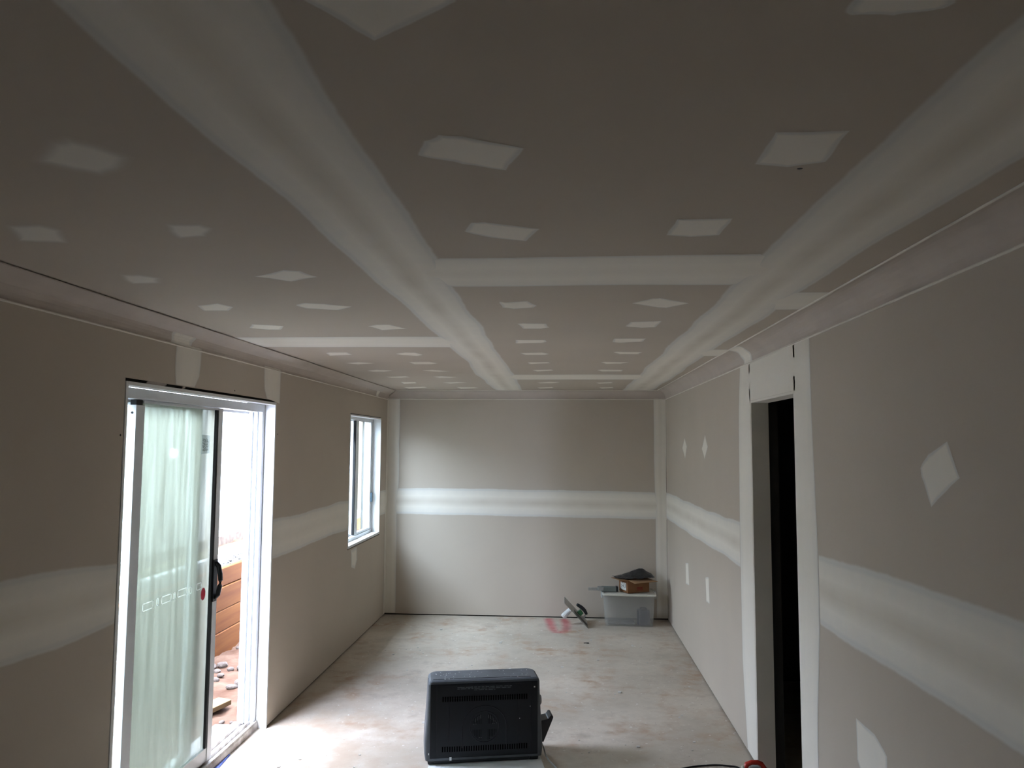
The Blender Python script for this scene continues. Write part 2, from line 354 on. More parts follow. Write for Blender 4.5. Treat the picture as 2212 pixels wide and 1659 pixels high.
# ------------------------------------------------------------------ walls
DY0, DY1, DZ = 3.124, 4.852, 2.077           # sliding door opening in the left wall
WY0, WY1, WZ0, WZ1 = 6.602, 7.766, .868, 2.068   # window opening
RY0, RY1, RZ = 3.645, 4.475, 2.058           # doorway in the right wall
def wall_left_open(y, z): return not ((DY0 < y < DY1 and z < DZ) or (WY0 < y < WY1 and WZ0 < z < WZ1))
def wall_right_open(y, z): return not (RY0 < y < RY1 and z < RZ)
def bz(o, z0, z1, ys, zs, inside, name, material, parent, P, thick):
    pass
PL = lambda y, z, t: (XL-t, y, z)
PR = lambda y, z, t: (XR+t, y, z)
PB = lambda x, z, t: (x, YB+t, z)
PF = lambda x, z, t: (x, YR-t, z)
JZ = 1.185
def brk(lo, hi, *mid): return [lo]+sorted(q for q in mid if lo < q < hi)+[hi]
# left wall: solid backing (brick veneer and studs) with sheets fixed on it
bo = .006
def back_open(y, z): return not ((DY0+bo < y < DY1-bo+.004 and z < DZ-.013) or (WY0+bo < y < WY1-bo and WZ0+bo < z < WZ1-bo))
PLb = lambda y, z, t: (XL-.0105-t, y, z)
wall_left = cells([YR-.1, DY0+bo, DY1-bo+.004, WY0+bo, WY1-bo, YB+.1], [-.15, WZ0+bo, WZ1-bo, DZ-.013, 2.55], lambda y, z: back_open(y, z) or z < 0, PLb, .185).build('wall_left', BACKING)
tag(wall_left, 'left plasterboard wall holding the sliding door and the window', 'wall', kind='structure')
for z0, z1 in ((.012, JZ-.001), (JZ+.001, ZC)):
    cells(brk(YR, YB, DY0, DY1, WY0, WY1), brk(z0, z1, DZ, WZ0, WZ1), wall_left_open, PL, .010).build('plasterboard_sheet', BOARD, wall_left)
wall_right = cells([YR-.1, RY0, RY1, YB+.1], [0, RZ, 2.55], lambda y, z: not (RY0 < y < RY1 and z < RZ), lambda y, z, t: (XR+.0105+t, y, z), .075).build('wall_right', BACKING)
tag(wall_right, 'right plasterboard wall with the open doorway', 'wall', kind='structure')
for z0, z1 in ((.012, JZ-.001), (JZ+.001, ZC)):
    cells(brk(YR, YB, RY0, RY1), brk(z0, z1, RZ), wall_right_open, PR, .010).build('plasterboard_sheet', BOARD, wall_right)
wall_back = MB().box((XL-.2, YB+.0105, 0), (XR+.1, YB+.2, 2.55)).build('wall_back', BACKING)
tag(wall_back, 'far plasterboard wall with one wide taped joint', 'wall', kind='structure')
for z0, z1 in ((.012, JZ-.001), (JZ+.001, ZC)):
    MB().box((XL+.002, YB, z0), (XR-.002, YB+.010, z1)).build('plasterboard_sheet', BOARD, wall_back)
wall_front = MB().box((XL-.2, YR-.2, 0), (XR+.1, YR-.0105, 2.55)).build('wall_front', BACKING)
tag(wall_front, 'plasterboard wall behind the viewpoint', 'wall', kind='structure')
for z0, z1 in ((.012, JZ-.001), (JZ+.001, ZC)):
    MB().box((XL+.002, YR-.010, z0), (XR-.002, YR, z1)).build('plasterboard_sheet', BOARD, wall_front)
# joints on the walls
nL, nR, nB = (1, 0, 0), (-1, 0, 0), (0, -1, 0)
def Lw(L): return [Vector((XL, y, z)) for y, z in L]
def Rw(L): return [Vector((XR, y, z)) for y, z in L]
def Bw(L): return [Vector((x, YB, z)) for x, z in L]
band(wall_left, Lw([(YR, 1.34), (2.4, 1.342), (2.9, 1.325), (3.12, 1.30)]), Lw([(YR, 1.045), (2.4, 1.045), (2.8, 1.02), (3.12, 1.045)]), nL, .0016, tape=.8)
band(wall_left, Lw([(4.856, 1.312), (6.0, 1.30), (6.60, 1.31)]), Lw([(4.856, 1.045), (6.0, 1.04), (6.60, 1.045)]), nL, .0016, tape=.3)
band(wall_left, Lw([(7.77, 1.31), (YB, 1.31)]), Lw([(7.77, 1.05), (YB, 1.05)]), nL, .0016, tape=.2)
band(wall_back, Bw([(XL, 1.322), (-1.4, 1.335), (-.9, 1.33), (0, 1.325), (.9, 1.312), (XR, 1.31)]), Bw([(XL, 1.045), (-1.3, 1.045), (-.8, 1.038), (0, 1.03), (.9, 1.018), (XR, 1.02)]), nB, .0016, tape=1., wander=.004)
band(wall_right, Rw([(YB, 1.307), (6.4, 1.315), (4.80, 1.334)]), Rw([(YB, 1.03), (6.4, 1.04), (4.80, 1.056)]), nR, .0016, tape=.8)
band(wall_right, Rw([(3.36, 1.333), (2.9, 1.37), (2.4, 1.38), (1.9, 1.395), (YR, 1.39)]), Rw([(3.36, 1.042), (2.9, 1.05), (1.9, 1.06), (YR, 1.06)]), nR, .0016, tape=.9)
# internal corners
band(wall_back, Bw([(XL, .02), (XL, 2.285)]), Bw([(-1.752, .02), (-1.755, 1.0), (-1.735, 1.5), (-1.738, 2.285)]), nB, .0024, tape=.2, wander=.004, fw=.08, edges=(1., 0.))
band(wall_back, Bw([(.982, .02), (.975, 1.1), (.968, 1.6), (.97, 2.285)]), Bw([(XR, .02), (XR, 2.285)]), nB, .0024, tape=.4, wander=.004, fw=.08, edges=(0., 1.))
band(wall_left, Lw([(8.0, .02), (8.005, 1.0), (8.03, 2.285)]), Lw([(YB, .02), (YB, 2.285)]), nL, .0024, tape=0, wander=.003, fw=.08, edges=(0., 1.))
# compound around the doorway (near side, far side, above)
band(wall_right, Rw([(RY1, .02), (RY1, RZ), (RY1, 2.285)]), Rw([(4.70, .02), (4.79, .5), (4.80, 1.3), (4.775, 2.0), (4.72, 2.285)]), nR, .0026, tape=0, wander=.0, fw=.05, edges=(1., 0.))
band(wall_right, Rw([(3.43, .02), (3.43, .6), (3.365, 1.03), (3.365, 1.35), (3.40, 1.9), (3.405, 2.285)]), Rw([(RY0, .02), (RY0, RZ), (RY0, 2.285)]), nR, .0026, tape=0, wander=.0, fw=.05, edges=(0., 1.))
band(wall_right, Rw([(RY0-.02, RZ+.0005), (RY1+.02, RZ+.0005)]), Rw([(RY0-.02, 2.285), (RY1+.02, 2.285)]), nR, .0026, tape=0, wander=0, fw=.02, edges=(1., 1.))
# vertical joints above the sliding door, dab below the window
band(wall_left, Lw([(3.545, 2.285), (3.53, 2.18), (3.545, DZ+.003)]), Lw([(3.80, 2.285), (3.79, 2.15), (3.735, DZ+.003)]), nL, .0016, tape=0, wander=.006, fw=.06)
band(wall_left, Lw([(4.63, 2.285), (4.64, 2.15), (4.69, DZ+.003)]), Lw([(4.915, 2.285), (4.91, 2.06)]), nL, .0016, tape=0, wander=.006, fw=.06)
patch(wall_left, Lw([(6.71, .862), (6.92, .862), (6.93, .74), (6.86, .66), (6.73, .70)]), nL, fw=.06)
for L in ([(1474,968),(1479,945),(1484,965),(1480,992)], [(1516,970),(1523,938),(1529,965),(1522,993)], [(1481,1215),(1487,1216),(1489,1265),(1482,1262)],
          [(1524,1247),(1531,1247),(1533,1305),(1526,1300)], [(2047,952),(2075,1033),(2012,1098),(1990,1030),(1988,1010),(2005,980)],
          [(1849,1550),(1890,1585),(1917,1635),(1917,1690),(1870,1700),(1852,1640)]):
    patch(wall_right, pix(L, 0, XR), nR, fw=.018, jag=.003)
# torn paper bridging the gap over the door head
TORN = mat('torn_paper_lining', (.50, .44, .40), .9, .1, vary=.1, scale=30)
for y0, y1, j in ((3.30, 3.475, .006), (3.625, 3.655, .004)):
    MB().prism([(XL-.006, y0, 2.0645), (XL-.003, y0+.008, 2.079), (XL-.002, (y0+y1)/2, 2.0785), (XL-.003, y1-.006, 2.078), (XL-.006, y1, 2.070), (XL-.007, y1-.02, 2.0645)], (-.004, 0, 0)).build('torn_paper', TORN, wall_left)
DOT = MB().prism([(0, math.cos(t)*.005, math.sin(t)*.005) for t in [i*math.pi/4 for i in range(8)]], (.0008, 0, 0))
dot = DOT.build('nail_head', RUBBER, wall_left); dot.location = at(260, 940, 0, XL)
for p in ((507, 844), (600, 938)):
    d = dot.copy(); COL.objects.link(d); d.location = at(*p, 0, XL)

# ------------------------------------------------------------------ cornices
def prof(k, drop=0., out=0.):
    t = k/10*math.pi/2
    return .09-(.09-out)*math.cos(t), ZC-.086+(.086-out)*math.sin(t)-drop
def cornice(name, side, label, drop=0., topbead=True):
    bm = MB(); P = [(0, ZC-.092-drop)]+[prof(k, drop) for k in range(11)]+[(.098, ZC-.001-drop)]
    def pt(d, z, e, o=0.):
        d += o
        if side == 'L': return (XL+d, YR if e == 0 else YB-d, z)
        if side == 'R': return (XR-d, YR if e == 0 else YB-d, z)
        return (XL+d if e == 0 else XR-d, YB-d, z)
    a = P+[(.098, ZC-.0005) if not drop else (.098, ZC+.003-drop), (.05, ZC-.0005 if not drop else ZC-.03), (.002, ZC-.05)]
    bm.loft([[pt(d, z, 0) for d, z in a], [pt(d, z, 1) for d, z in a]])
    c = bm.build(name, CORN); tag(c, label, 'cornice', kind='structure')
    def bead(d, z, r):
        MB().tube([pt(d, z, 0), pt(d, z, 1)], r, 6).build('compound_bead', BEAD, c)
    bead(.002, ZC-.092-drop, .0045)
    if topbead: bead(.098, ZC-.002, .004)
    return c
tl = cornice('trim_1', 'L', 'cove cornice along the left wall with a dark gap at its top edge', .007, False)
tb = cornice('trim_2', 'B', 'cove cornice along the far wall')
tr_ = cornice('trim_3', 'R', 'cove cornice along the right wall with pale beads of compound')
def cove_patch(parent, side, y0, y1):
    V, fe, tp, Fs = [], [], [], []
    for i, (s, f) in enumerate(((0, 0.), (.2, 1.), (.8, 1.), (1, 0.))):
        for k in range(11):
            d, z = prof(k, .007 if side < 0 else 0, .0015)
            y = y0+(y1-y0)*s+.012*math.sin(k*1.3+i)
            V.append(((XL+d) if side < 0 else (XR-d), y, z)); fe.append(f*(1 if 0 < k < 10 else .8)); tp.append(0.)
    for i in range(3):
        for k in range(10): Fs.append((i*11+k, i*11+k+1, (i+1)*11+k+1, (i+1)*11+k))
    feather_mesh('plaster_patch', V, Fs, fe, tp, parent)
cove_patch(tl, -1, 3.47, 3.70); cove_patch(tl, -1, 7.50, 7.62); cove_patch(tr_, 1, 4.40, 4.62)
patch(tb, [Vector((XL+.001, YB-.091, ZC-.004)), Vector((XL+.09, YB-.093, ZC-.004)), Vector((XL+.05, YB-.06, ZC-.03))], (0, -.7, -.7), fw=.01)

# ------------------------------------------------------------------ sliding door (door_1)
door = empty('door_1', (0, 0, 0)); tag(door, 'white aluminium sliding glass door standing half open', 'sliding door', kind='structure')
XF0, XF1 = -2.03, -1.93          # aluminium frame depth
iy0, iy1, iz = 3.150, 4.834, 2.047
MB().box((-1.93, DY0+.008, .002), (XL, iy0, 2.063)).build('jamb_lining', WHITE, door)
MB().box((-1.93, iy1, .002), (XL+.002, DY1-.002, 2.063)).build('jamb_lining', WHITE, door)
MB().box((-1.93, iy0, iz), (XL+.001, iy1, 2.063)).build('head_lining', WHITE, door)
MB().box((XF0, iy0, 1.998), (XF1-.002, iy1, iz-.001)).box((XF0, iy0, 1.985), (XF0+.012, iy1, 1.998)).build('frame_head', ALU, door)
def jamb(y, s):
    b = MB()
    for x0, x1, d in ((-1.954, -1.932, .040), (-1.962, -1.954, .018), (-1.984, -1.962, .046), (-1.992, -1.984, .018), (XF0, -1.992, .052)):
        b.box((x0, min(y, y+s*d), .046), (x1, max(y, y+s*d), 1.998))
    return b
jb = jamb(iy1, -1).build('frame_jamb', ALU, door)
jamb(iy0, 1).build('frame_jamb', ALU, door)
k = at(557, 1219, 1, 4.793)
MB().box((-1.9805, 4.785, 1.04), (-1.966, 4.789, 1.115)).build('lock_keeper', mat('steel_keeper', (.35, .35, .36), .35, .5, .8), door)
MB().box((XF0-.04, iy0, .0), (-1.918, iy1, .040)).box((-1.932, iy0, .040), (-1.920, iy1, .052)).box((-1.963, iy0, .040), (-1.957, iy1, .056)).box((-2.01, iy0, .040), (-2.004, iy1, .056)).build('frame_sill', SILL, door)
MB().box((-2.20, iy0-.02, -.06), (XF0-.042, iy1+.02, .012)).build('outer_sill', WHITE, door)
def panel(name, x0, x1, y0, y1, z0, z1, wl, wr, glass, top=.012, stop=0.):
    b = MB().box((x0, y0, z0), (x1, y0+wl, z1-stop)).box((x0, y1-wr, z0), (x1, y1, z1)).box((x0+.004, y0+wl, z0), (x1-.004, y1-wr, z0+.07)).box((x0+.004, y0+wl, z1-top), (x1-.004, y1-wr, z1))
    p = b.build(name, ALU, door)
    xm = (x0+x1)/2
    MB().box((xm-.003, y0+wl-.008, z0+.06), (xm+.003, y1-wr+.008, z1-.004)).build('glass_pane', glass, p)
    return p
sl = panel('sliding_panel', -1.982, -1.944, 3.352, 4.248, .058, 1.995, .072, .052, GLASS_S, stop=.024)
MB().box((-1.978, 3.362, 1.9715), (-1.950, 3.415, 1.996)).build('roller_block', RUBBER, sl)
MB().box((-1.9600, 4.176, .13), (-1.9455, 4.1955, 1.983)).box((-1.961, 3.424, .13), (-1.954, 3.432, 1.965)).build('gasket_and_reflection', RUBBER, sl)  # black gaskets; the wider strip also paints the stile's reflection in the glass
MB().prism([(-1.962+math.cos(t)*.006, 3.3515, 1.935+math.sin(t)*.006) for t in [i*math.pi/4 for i in range(8)]], (0, -.001, 0)).build('screw', RUBBER, sl)
hp = [(0, .93), (.016, .95), (.025, 1.0), (.027, 1.03), (.025, 1.06), (.016, 1.11), (0, 1.13)]
MB().box((-1.944, 4.190, .915), (-1.938, 4.236, 1.145)).tube([(-1.940+d, 4.214+d*.25, z) for d, z in hp], [.011]+[.013]*5+[.011], 10).build('door_handle', BLACKP, sl, smooth=False)
STK = thin_mat('grey_paper_sticker', (.25, .26, .26), (.56, .60, .62))
INK = mat('grey_ink', (.22, .27, .28), .8, .1)
g = [at(x, y, 0, -1.9597) for x, y in ((436, 939), (453, 941), (452, 979), (434, 981))]
stk = MB(); stk.bm.faces.new([stk.bm.verts.new(p+Vector((.0003, 0, 0))) for p in g]); stk = stk.build('paper_sticker', STK, sl)
b = MB(); y0, y1, z0, z1 = g[0].y+.012, g[1].y-.012, g[2].z+.01, g[0].z-.01
for r in range(9):
    yy = y0+(y1-y0)*(r+.5)/9; zz = z0+.01*random.random()
    while zz < z1-.02:
        l = random.uniform(.008, .022); b.box((-1.9593, yy-.0018, zz), (-1.9590, yy+.0018, min(z1, zz+l))); zz += l+.006
b.build('sticker_print', INK, sl)['kind'] = 'stuff'
BANDM = thin_mat('white_safety_print', (.60, .60, .60), (.95, .95, .95))
b = MB()
for px0, px1, py in ((309, 332.6, 1309), (339, 344.7, 1300), (350, 371.5, 1293.5), (376, 380.5, 1287), (385, 405, 1279.5), (409.7, 415, 1274.5), (426, 437, 1266.5)):
    p, q = at(px0, py+3, 0, -1.956), at(px1, py-2.5, 0, -1.956); zc = (p.z+q.z)/2; t = .0045; hh = .019
    zc = 1.0 + (zc-1.0)
    for a_, b_ in (((p.y, zc-hh), (q.y, zc-hh+t)), ((p.y, zc+hh-t), (q.y, zc+hh)), ((p.y, zc-hh), (p.y+t*1.4, zc+hh)), ((q.y-t*1.4, zc-hh), (q.y, zc+hh))):
        b.bm.faces.new([b.bm.verts.new((-1.9592, yy, zz)) for yy, zz in ((a_[0], a_[1]), (b_[0], a_[1]), (b_[0], b_[1]), (a_[0], b_[1]))])
b.build('safety_stripe', BANDM, sl)
c = at(440, 1283, 0, -1.955)
patch(sl, [Vector((-1.9596, c.y+math.cos(t)*.030, c.z+math.sin(t)*.038)) for t in [i*math.pi/5 for i in range(10)]], (1, 0, 0), fw=.018, name='red_spot', material=compound_mat('red_crayon', (.62, .06, .10), (.6, .06, .1), (.6, .08, .12)), jag=.002)
panel('fixed_panel', -2.024, -1.994, 3.20, 4.105, .058, 1.985, .05, .075, GLASS_F)
# blue plastic lying along the sill
BLUE = mat('blue_plastic_film', (.05, .10, .42), .35, .5, vary=.3, scale=25)
b = MB(); pts = [(-1.916, 3.25, .052), (-1.905, 3.6, .040), (-1.895, 3.75, .050), (-1.903, 4.0, .030), (-1.908, 4.25, .012), (-1.914, 4.42, .004)]
b.loft([[(-1.9165, y, .0015), (x, y, .0015), (x+wd, y, .0015), (x+wd*.9, y, .003), (x, y, .006), (-1.9165, y, .007)] for x, y, wd in pts])
o = b.build('blue_film', BLUE); tag(o, 'narrow strip of blue plastic film lying along the sliding door sill', 'plastic film')

# ------------------------------------------------------------------ window (window_1)
win = empty('window_1'); tag(win, 'white aluminium sliding window in a painted reveal', 'window', kind='structure')
wy0, wy1, wz0, wz1 = 6.625, 7.750, .900, 2.048
MB().box((-1.94, WY0+.007, wz0), (XL+.001, wy0, wz1)).build('reveal', WHITE, win)
MB().box((-1.94, wy1, wz0), (XL+.001, WY1-.007, wz1)).build('reveal', WHITE, win)
MB().box((-1.94, WY0+.007, wz1), (XL+.001, WY1-.007, WZ1-.007)).build('reveal_head', WHITE, win)
MB().box((-1.94, WY0+.007, WZ0+.010), (XL+.002, WY1-.007, wz0)).build('window_sill', WHITE, win)
MB().box((-2.03, wy0, wz0), (-1.941, wy0+.03, wz1)).box((-2.03, wy1-.018, wz0), (-1.941, wy1, wz1)).box((-2.03, wy0, wz1-.028), (-1.941, wy1, wz1)).box((-2.03, wy0, wz0), (-1.941, wy1, wz0+.03)).build('window_frame', ALU, win)
def sash(name, x0, x1, y0, y1, wl, wr):
    z0, z1 = wz0+.032, wz1-.029
    s = MB().box((x0, y0, z0), (x1, y0+wl, z1)).box((x0, y1-wr, z0), (x1, y1, z1)).box((x0+.003, y0+wl, z0), (x1-.003, y1-wr, z0+.02)).box((x0+.003, y0+wl, z1-.006), (x1-.003, y1-wr, z1)).build(name, ALU, win)
    xm = (x0+x1)/2
    MB().box((xm-.002, y0+wl-.005, z0+.015), (xm+.002, y1-wr+.005, z1-.002)).build('glass_pane', GLASS_W, s)
    return s
s1 = sash('sliding_sash', -1.972, -1.948, 7.125, 7.728, .085, .055)
MB().box((-1.9725, 7.105, wz0+.04), (-1.952, 7.1245, wz1-.032)).box((-1.9725, 7.7285, wz0+.04), (-1.95, 7.7315, wz1-.032)).build('gap_strip', RUBBER, s1)  # black strips filling the gaps beside the sliding sash
MB().box((-1.948, 7.685, 1.205), (-1.930, 7.722, 1.30)).build('latch', mat('blue_grey_latch', (.06, .11, .15), .4, .4), s1, bevel=.003)
s2 = sash('fixed_sash', -2.010, -1.986, 6.656, 7.19, .04, .06)
MB().box((-1.9955, 6.92, 1.83), (-1.9945, 7.10, 2.0)).build('paper_sticker', thin_mat('white_paper_sticker', (.55, .55, .55), (.2, .2, .2)), s2)

# ------------------------------------------------------------------ doorway lining (door_2) and dark hall
d2 = empty('door_2'); tag(d2, 'open doorway with plastered jambs leading to a dark hall', 'doorway', kind='structure')
JAMB = mat('jamb_plaster', (.80, .75, .66), .85, .15, vary=.05, scale=4)
MB().box((XR-.001, RY1-.014, .004), (XR+.096, RY1, RZ)).build('jamb', JAMB, d2)
MB().box((XR-.001, RY0, .004), (XR+.096, RY0+.014, RZ)).build('jamb', JAMB, d2)
MB().box((XR-.001, RY0+.0142, RZ-.013), (XR+.096, RY1-.0142, RZ)).build('head', JAMB, d2)
HALL = mat('hall_shade_tone', (.045, .042, .038), .8, .2, vary=.1, scale=3)  # near-black colour paints in the dimness of the hall
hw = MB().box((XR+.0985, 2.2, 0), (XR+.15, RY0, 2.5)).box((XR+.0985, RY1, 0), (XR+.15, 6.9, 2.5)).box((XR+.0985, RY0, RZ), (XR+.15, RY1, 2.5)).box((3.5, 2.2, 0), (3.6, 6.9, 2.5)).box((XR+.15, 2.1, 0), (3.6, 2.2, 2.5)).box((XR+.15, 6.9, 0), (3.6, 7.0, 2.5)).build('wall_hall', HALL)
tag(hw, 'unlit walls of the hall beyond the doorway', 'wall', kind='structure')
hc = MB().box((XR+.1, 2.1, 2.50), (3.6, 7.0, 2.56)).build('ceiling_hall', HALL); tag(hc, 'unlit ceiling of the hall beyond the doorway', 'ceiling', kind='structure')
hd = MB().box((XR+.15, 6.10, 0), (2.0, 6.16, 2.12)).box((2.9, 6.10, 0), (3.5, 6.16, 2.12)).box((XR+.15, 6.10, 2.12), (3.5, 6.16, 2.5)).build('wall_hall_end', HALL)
tag(hd, 'dark cross wall with an opening inside the hall', 'wall', kind='structure')

# ------------------------------------------------------------------ outside
roof = MB().box((-2.34, YR-.6, 2.57), (3.9, YB+.6, 2.72)).box((-2.36, YR-.6, 2.52), (-2.34, YB+.6, 2.75)).build('roof', mat('grey_roof', (.35, .35, .36), .7))  # unseen roof and eave, added to block and shape the skylight
tag(roof, 'unseen roof over the room with a short eave added to shape the daylight', 'roof', kind='structure')
DIRT = mat('red_clay_ground', (.055, .026, .015), .95, .05, rgb2=(.11, .066, .043), scale=5, bump=.8, bscale=22, detail=9)
def terrain(name, x0, x1, y0, y1, z, amp, st, label):
    nx, ny = int((x1-x0)/st)+1, int((y1-y0)/st)+1
    V = [(x0+(x1-x0)*i/nx, y0+(y1-y0)*j/ny, 0) for j in range(ny+1) for i in range(nx+1)]
    V = [(x, y, z+amp*(noise.noise(Vector((x*3, y*3, 1)))+.6*noise.noise(Vector((x*9, y*9, 4)))+.4*noise.noise(Vector((x*24, y*24, 7))))) for x, y, _ in V]
    Fs = [(j*(nx+1)+i, j*(nx+1)+i+1, (j+1)*(nx+1)+i+1, (j+1)*(nx+1)+i) for j in range(ny) for i in range(nx)]
    me = bpy.data.meshes.new(name); me.from_pydata(V, [], Fs); me.update()
    for p in me.polygons: p.use_smooth = True
    return tag(link(name, me, DIRT), label, 'ground', kind='structure')
terrain('ground', -3.14, -2.03, 1.0, 13.5, -.105, .03, .04, 'rough red clay ground between the house and the sleeper wall')
terrain('ground_terrace', -4.05, -3.40, 1.0, 13.5, .60, .03, .05, 'clay terrace above the sleeper wall')
FENCE = mat('weathered_fence_timber', (.15, .105, .065), .8, .2, vary=.25, scale=3)
WOOD = mat('treated_pine', (.095, .026, .003), .8, .06, rgb2=(.155, .056, .010), scale=1.0, detail=8)
def woodgrain(M, sx):
    nt = M.node_tree; n = [q for q in nt.nodes if q.type == 'TEX_NOISE'][0]; tc = [q for q in nt.nodes if q.type == 'TEX_COORD'][0]
    mp = nt.nodes.new('ShaderNodeMapping'); mp.inputs['Scale'].default_value = sx; nt.links.new(tc.outputs['Object'], mp.inputs[0]); nt.links.new(mp.outputs[0], n.inputs['Vector'])
woodgrain(WOOD, (8, .9, 14))
rw = empty('retaining_wall', (-3.11, 7, -.12)); tag(rw, 'orange timber sleeper retaining wall seen through the open sliding door', 'retaining wall')
zs = [-.14, .085, .275, .485, .655]
for r in range(4):
    y = 1.0-.7*(r % 2)
    while y < 13:
        y2 = y+2.4
        dx = random.uniform(-.006, .006)+.006*r
        o = MB().box((-3.13-dx-3*.0, y+.003, zs[r]+.003), (-3.08-dx, y2-.003, zs[r+1]-.003)).build('sleeper', WOOD, bevel=.006, seg=1); o.parent = rw; o.matrix_parent_inverse = rw.matrix_world.inverted() if False else Matrix.Translation((3.11, -7, .12))
        y = y2
STONE = mat('grey_gravel', (.05, .048, .045), .9, .2, rgb2=(.22, .215, .205), scale=40)
b = MB(); rnd = random.Random(3)
for i in range(1500):
    x, y = rnd.uniform(-3.37, -3.145), rnd.uniform(4.5, 11); r = rnd.uniform(.010, .024); z = .635+rnd.uniform(-.006, .012)
    R = [Vector((rnd.uniform(.7, 1.2), 0, 0)) for _ in range(1)]
    v = [b.bm.verts.new((x+r*a*rnd.uniform(.7, 1.2), y+r*c_*rnd.uniform(.7, 1.3), z+r*d*rnd.uniform(.5, .9))) for a, c_, d in ((1,0,0),(0,1,0),(-1,0,0),(0,-1,0),(0,0,1),(0,0,-1))]
    for f in ((0,1,4),(1,2,4),(2,3,4),(3,0,4),(1,0,5),(2,1,5),(3,2,5),(0,3,5)): b.bm.faces.new([v[q] for q in f])
gv = b.build('gravel', STONE); tag(gv, 'grey drainage gravel behind the top sleeper', 'gravel', kind='stuff')
gb = MB().box((-3.39, 1.0, .40), (-3.136, 13.4, .628)).build('gravel_bed', STONE); tag(gb, 'bed of packed stone under the drainage gravel', 'gravel', kind='structure')
fl = MB().box((-3.47, 1.0, .60), (-3.40, 13.2, .672)).build('white_edging', WHITE, bevel=.004, seg=1); tag(fl, 'white edging strip behind the gravel', 'edging')
PINE = mat('green_treated_pine', (.13, .115, .05), .7, .2, vary=.15, scale=5)
tbm = MB().box((-3.57, 1.2, .60), (-3.475, 12.8, .715)).build('edging_timber', PINE, bevel=.004, seg=1); tag(tbm, 'pale green treated timber laid along the terrace edge', 'timber')
RENDER = mat('pale_render', (.42, .41, .375), .85, .2, vary=.03, scale=2)
PLINTH = mat('brown_plinth', (.08, .06, .045), .9, .1, vary=.3, scale=12)
bw = MB().box((-4.25, .5, .70), (-4.02, 14.5, 2.45)).build('boundary_wall', RENDER); tag(bw, 'bright white rendered boundary wall above the terrace', 'boundary wall', kind='structure')
MB().box((-4.23, .5, .45), (-3.99, 14.5, .70)).build('plinth', PLINTH, bw)
pl_ = [at(x, y, 2, -.05) for x, y in ((459, 1528), (488, 1510))]
off = MB().box((-.06, -.22, 0), (.06, .22, .035)).build('timber_offcut', mat('pale_pine', (.15, .10, .05), .8, .1, vary=.15, scale=8), bevel=.003, seg=1); off.location = (-2.50, 5.30, -.085); off.rotation_euler = (.02, .01, math.radians(-18))
tag(off, 'short offcut of pale pine lying on the clay outside the sliding door', 'timber')
ROCK = mat('pale_rock', (.065, .048, .038), .9, .1, rgb2=(.13, .105, .085), scale=12)
rocks = [((456, 1440), .045), ((467, 1450), .03), ((482, 1436), .045), ((497, 1446), .028), ((523, 1442), .045), ((530, 1460), .025), ((518, 1472), .04), ((500, 1484), .04), ((476, 1460), .03), ((462, 1470), .035), ((515, 1400), .03), ((505, 1590), .018), ((480, 1560), .02), ((470, 1600), .022), ((500, 1560), .014)]
for i, (p, r) in enumerate(rocks):
    bm = bmesh.new(); bmesh.ops.create_icosphere(bm, subdivisions=2, radius=r)
    for v in bm.verts: v.co = v.co*(1+.45*noise.noise(v.co*18+Vector((i*3, 0, 0)))); v.co.z *= .6
    mb = MB(); mb.bm.free(); mb.bm = bm
    o = mb.build('rock', ROCK); o.location = at(p[0], p[1], 2, -.09); o.rotation_euler = (0, 0, i)
    tag(o, 'fist-sized pale rock at the foot of the sleeper wall' if r >= .035 else 'pebble-sized pale rock half sunk in the clay by the door sill' if p[1] > 1540 else 'small pale rock among larger rocks on the clay', 'rock', 'rocks on the clay ground')
fe = empty('timber_fence', (-3.0, 13.6, -.1)); tag(fe, 'tan timber paling fence glimpsed through the window', 'fence')
for i in range(12):
    MB().box((-.9+i*.155, -.01, .0), (-.9+i*.155+.145, .01, 2.3+.02*(i % 3))).build('paling', FENCE, fe)
MB().box((-.9, .011, .4), (.95, .06, .48)).build('rail', FENCE, fe); MB().box((-.9, .011, 1.7), (.95, .06, 1.78)).build('rail', FENCE, fe)

# ------------------------------------------------------------------ heater on a white board
brd = MB().prism([(-.755, 3.95, .001), (-.03, 4.02, .001), (-.125, 4.53, .001), (-.735, 4.42, .001)], (0, 0, .011)).build('white_board', WHITE)
tag(brd, 'white board offcut lying flat under the black heater', 'board')
HT = empty('heater', (-.435, 4.405, .012), (0, 0, math.radians(11.5)))
tag(HT, 'black portable heater standing with its vented back panel toward the room', 'heater')
SHELL = mat('charcoal_shell_plastic', (.085, .095, .105), .42, .45, vary=.25, scale=12)
PANEL = mat('black_panel_metal', (.0045, .0055, .0075), .45, .3, vary=.2, scale=8)
def rrect(w, d, rf, rb, z, y0=0.):
    out = []
    for cx_, cy_, r, a0 in ((w/2-rb, y0+d-rb, rb, 0), (-w/2+rb, y0+d-rb, rb, 90), (-w/2+rf, y0+rf, rf, 180), (w/2-rf, y0+rf, rf, 270)):
        for k_ in range(6):
            a = math.radians(a0+k_*18); out.append((cx_+r*math.cos(a), cy_+r*math.sin(a), z))
    return out
b = MB().loft([rrect(.660, .235, .02, .05, .022), rrect(.672, .24, .02, .055, .06), rrect(.668, .236, .02, .055, .14), rrect(.652, .225, .02, .055, .26), rrect(.640, .213, .018, .055, .36), rrect(.636, .205, .016, .055, .434), rrect(.626, .196, .016, .05, .448, .004), rrect(.606, .178, .014, .045, .455, .013)])
b.build('shell', SHELL, HT, smooth=False)
MB().box((-.29, .030, .4552), (.27, .034, .4565)).build('lid_seam', RUBBER, HT)
DUST = mat('white_plaster_specks', (.7, .72, .7), .9, .1)
b = MB(); rr = random.Random(5)
